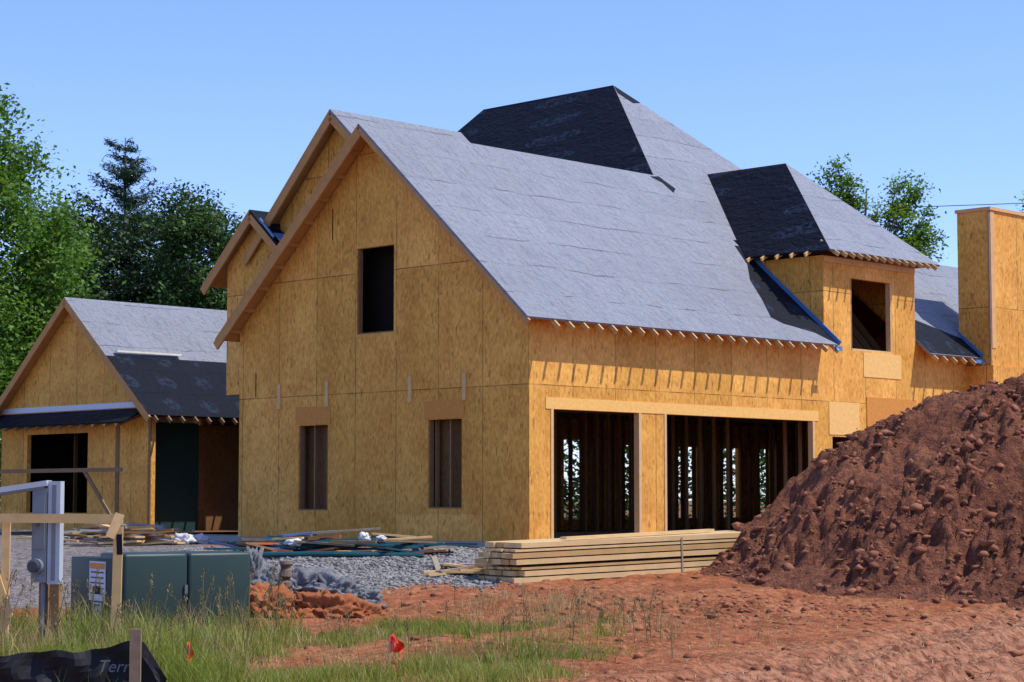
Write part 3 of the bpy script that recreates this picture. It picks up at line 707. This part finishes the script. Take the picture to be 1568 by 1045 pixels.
tree('deciduous_tree.002',-15.0,84,13,.25,[(-15.0,84,10.0,2.3,2.3,3.4,85),(-17.6,80,9.0,2.6,2.5,4.8,95),(-15,80,5.5,3,2,3.4,60)],170,.9,.19,DG,3,24)
tree('deciduous_tree.003',13.0,75,14,.2,[(12.0,75,13.1,.85,.9,.9,14),(12.6,75,12.0,1.1,1,.9,14),(14.4,75,12.2,1.0,1,1.2,18),(15.2,75,11.0,.8,.9,.6,9),(14.9,75,13.0,.3,.4,.7,5),(13.8,75,10.5,1.9,1.5,.9,22)],120,.5,.15,LG,4,40,.5)
tree('deciduous_tree.004',17.3,78,11,.15,[(17.0,78,9.5,.9,.9,1.2,16),(18,78,8.5,1,1,1.5,16)],110,.5,.15,LG,5,16)
tree('deciduous_tree.005',20.0,76,13.5,.2,[(20.2,76,11.5,1.2,1.2,1.6,26)],120,.5,.15,LG,6,16)

def conifer(name,x,y,h,R,seed,mat,z0f=.12):
    r=np.random.default_rng(seed); rr=random.Random(seed); z0=.6; b=B(); b.tube([(x,y,z0),(x+.1,y,z0+h*.5),(x,y,z0+h)],[.22,.14,.02],8,0)
    P=[];
    z=h*z0f
    while z<h*.985:
        t=z/h; Lb=R*(1-t)**.66+.2
        for k in range(7 if t<.9 else 5):
            a=rr.random()*6.28; l=Lb*rr.uniform(.5,1.25); rise=rr.uniform(.1,.6)*l*(1.2 if t>.6 else .6)
            p=Vector((x,y,z0+z)); q=p+Vector((math.cos(a)*l,math.sin(a)*l,rise)); b.tube([p,p.lerp(q,.5)-Vector((0,0,.04*l)),q],[.03,.02,.008],5,0,False)
            m=int(20+58*l)
            for i in range(m):
                s=rr.uniform(.2,1.05); c=p.lerp(q,s); w=.08+.15*l*(1-abs(s-.6))*.6
                P.append((c.x+rr.gauss(0,w),c.y+rr.gauss(0,w),c.z+rr.gauss(0,.07)-.04))
        z+=rr.uniform(.34,.52)
    P=np.array(P); V,F=leaves(P,.26,.6,.22,r); e=empty(name); b.done('trunk_and_branches',[BARK],e,recalc=False)
    npmesh('needles',V,F,[mat],rnd=np.repeat(r.random(len(P)),4),parent=e)
PN=vegmat('pine_needles',[(.1,(.015,.036,.022)),(.5,(.032,.07,.04)),(.9,(.06,.115,.06))],.1)
conifer('pine_tree',-16.3,85,16.2,4.2,11,PN)
conifer('pine_tree.001',-18.7,88,13.6,3.2,12,PN)
r=np.random.default_rng(31)
cen=[]
for i in range(520):
    X=r.uniform(-34,44); Y=r.uniform(93,101); top=9.5+3*vn(np.array([X*.23]),np.array([3.]),2)[0]
    if X>6: top=min(top,8.0)
    cen.append((X,Y,r.uniform(.8,top)))
cen=np.array(cen); nl=140
P=(cen[:,None,:]+r.normal(size=(len(cen),nl,3))*np.array([1.1,1.1,.8])).reshape(-1,3)
rn=np.clip(np.repeat(r.random(len(cen))*.7,nl)+r.random(len(P))*.3,0,1)
V,F=leaves(P,.36,.5,.6,r); npmesh('distant_trees',V,F,[MG],rnd=np.repeat(rn,4))

# grass ---------------------------------------------------------
def blades(X,Y,H,Wd,lean,r,zoff=0):
    n=len(X); Z=gh(X,Y)-.01; a=r.random(n)*6.283; d=np.stack([np.cos(a),np.sin(a),np.zeros(n)],-1); la=r.random(n)*6.283
    ln=np.stack([np.cos(la),np.sin(la),np.zeros(n)],-1)*(lean*H*r.uniform(.2,1.2,n))[:,None]
    P=np.stack([X,Y,Z],-1); up=np.array([0,0,1.])*H[:,None]
    w=d*Wd[:,None]/2
    m=P+up*.55+ln*.35; t=P+up*.97+ln
    V=np.stack([P-w,P+w,m+w*.75,m-w*.75,t],1).reshape(-1,3)
    o=(np.arange(n)*5)[:,None]
    F=np.concatenate([o+np.array([0,1,2]),o+np.array([0,2,3]),o+np.array([3,2,4])],0); return V,F,n
GRS=vegmat('grass_blades',[(.1,(.08,.13,.014)),(.42,(.19,.25,.03)),(.62,(.30,.30,.06)),(.9,(.50,.39,.16))],.35)
DRY=vegmat('dry_grass_blades',[(.2,(.20,.16,.06)),(.6,(.42,.31,.13)),(.9,(.60,.47,.24))],.2)
r=np.random.default_rng(51)
n=210000; X=r.uniform(-7.2,3.2,n); Y=17+12.5*r.random(n)**1.15
k=grassmask(X,Y)*(.35+.9*fbm(X*1.5,Y*1.5,3,4))>r.random(n)*.95; X,Y=X[k],Y[k]
hl=fbm(X*.9+9,Y*.9,3,5)
H=(.03+.10*sst(hl,.4,.75))*r.uniform(.5,1.5,len(X))*(1+1.3*(X<-2.4)); 
V,F,nb=blades(X,Y,H,r.uniform(.005,.010,len(X)),.6,r)
rn=np.clip(.28+.55*fbm(X*.6,Y*.6,2,1)+r.normal(0,.20,nb),0,1)
npmesh('grass',V,F,[GRS],rnd=np.repeat(rn,5))
cx=np.concatenate([r.uniform(-6.5,.6,130),r.normal(.6,.8,110),r.uniform(-5.9,-2.6,150),r.uniform(0,3.5,16)])
cy=np.concatenate([r.uniform(18.0,25.5,130),r.normal(27.2,1.3,110),r.uniform(18.6,25.0,150),r.uniform(22,27,16)])
m=20; X=np.repeat(cx,m)+r.normal(0,.12,len(cx)*m); Y=np.repeat(cy,m)+r.normal(0,.12,len(cx)*m)
H=np.repeat(r.uniform(.08,.36,len(cx))*np.where(cx<-2.4,1.45,.8),m)*r.uniform(.4,1.2,len(X))
V,F,nb=blades(X,Y,H,r.uniform(.004,.008,len(X)),.6,r)
rn=np.clip(np.repeat(r.random(len(cx)),m)*.8+r.random(nb)*.2,0,1)
npmesh('tall_grass',V,F,[DRY],rnd=np.repeat(rn,5))
cx2=np.concatenate([r.uniform(-6.5,-2.4,110),r.uniform(-2,1.2,22)]); cy2=np.concatenate([r.uniform(19,24.8,110),r.uniform(18.5,26,22)])
X=np.repeat(cx2,30)+r.normal(0,.08,len(cx2)*30); Y=np.repeat(cy2,30)+r.normal(0,.08,len(cx2)*30)
H=np.repeat(r.uniform(.10,.45,len(cx2))*np.where(cx2<-2.4,1.0,.6),30)*r.uniform(.4,1.2,len(X)); V,F,nb=blades(X,Y,H,r.uniform(.008,.018,len(X)),.8,r)
npmesh('weeds',V,F,[GRS],rnd=np.repeat(np.clip(r.normal(.25,.15,nb),0,1),5))
b=B(); rr=random.Random(4)
for i in range(120):
    if i<90: x=rr.uniform(-6.2,-2.5); y=rr.uniform(18.5,24.2)
    else: x=rr.uniform(-2.5,2.0); y=rr.uniform(21,27.5)
    z=g1(x,y); h=rr.uniform(.4,.85) if i<90 else rr.uniform(.25,.5); lx=rr.uniform(-.15,.2)*h; ly=rr.uniform(-.1,.1)
    p=[(x,y,z),(x+lx*.35,y+ly*.4,z+h*.6),(x+lx,y+ly,z+h)]; b.tube(p,[.0055,.005,.004],4,0,False)
    q=Vector(p[2])
    for j in range(12):
        o=Vector((rr.gauss(0,.016),rr.gauss(0,.016),-j*.012)); b.beam(q+o,q+o+Vector((rr.gauss(0,.012),rr.gauss(0,.012),.024)),.008,.005,0)
b.done('seed_stalks',[DRY],recalc=False)
n=12000; X=r.uniform(-4,8,n); Y=r.uniform(17.5,31,n); k=(grassmask(X,Y)<.6)&(fbm(X*.8,Y*1.1,3,2)>.45); X,Y=X[k],Y[k]; n=len(X)
Z=gh(X,Y)+.008; a=r.random(n)*3.14; l=r.uniform(.03,.16,n); d=np.stack([np.cos(a)*l,np.sin(a)*l,r.normal(0,.2,n)*l],-1); w=np.stack([-np.sin(a),np.cos(a),0*a],-1)*.004
P=np.stack([X,Y,Z],-1); V=np.stack([P-d/2-w,P-d/2+w,P+d/2+w,P+d/2-w],1).reshape(-1,3); npmesh('straw_litter',V,np.arange(n*4).reshape(n,4),[DRY],rnd=np.repeat(r.random(n),4))

b=B(); b.tube([(13.6,72,11.95),(20,70,11.9),(34,66,12.2)],[.014]*3,5,0); b.done('power_line',[BLACK],recalc=False)

# ================================================================ LIGHT, SKY, CAMERA
sd=Vector((.539,-.106,.90)).normalized()
su=bpy.data.lights.new('sun','SUN'); su.energy=5.0; su.angle=math.radians(.5); su.color=(1,.96,.89)
so=bpy.data.objects.new('sun',su); S.collection.objects.link(so); so.rotation_euler=sd.to_track_quat('Z','Y').to_euler()
w=bpy.data.worlds.new('World'); S.world=w; w.use_nodes=True; nt=w.node_tree
sk=nt.nodes.new('ShaderNodeTexSky'); sk.sky_type='NISHITA'; sk.sun_disc=False
el=math.asin(sd.z); sk.sun_elevation=el; sk.sun_rotation=math.atan2(sd.x,sd.y)
sk.air_density=1.0; sk.dust_density=.25; sk.ozone_density=2.0; sk.altitude=300
mu=nt.nodes.new('ShaderNodeMix'); mu.data_type='RGBA'; mu.blend_type='MULTIPLY'; mu.inputs[0].default_value=1; mu.inputs[7].default_value=(1.08,1.20,1.76,1)
nt.links.new(sk.outputs[0],mu.inputs[6])
bg=nt.nodes['Background']; bg.inputs[1].default_value=.135; nt.links.new(mu.outputs[2],bg.inputs[0])
cam=bpy.data.cameras.new('camera'); co=bpy.data.objects.new('camera',cam); S.collection.objects.link(co)
cam.sensor_width=36; cam.lens=36*3121/1568; cam.clip_end=3000; cam.clip_start=.1
co.location=(0,0,1.6); co.rotation_euler=(math.radians(90+4.44),0,0); S.camera=co
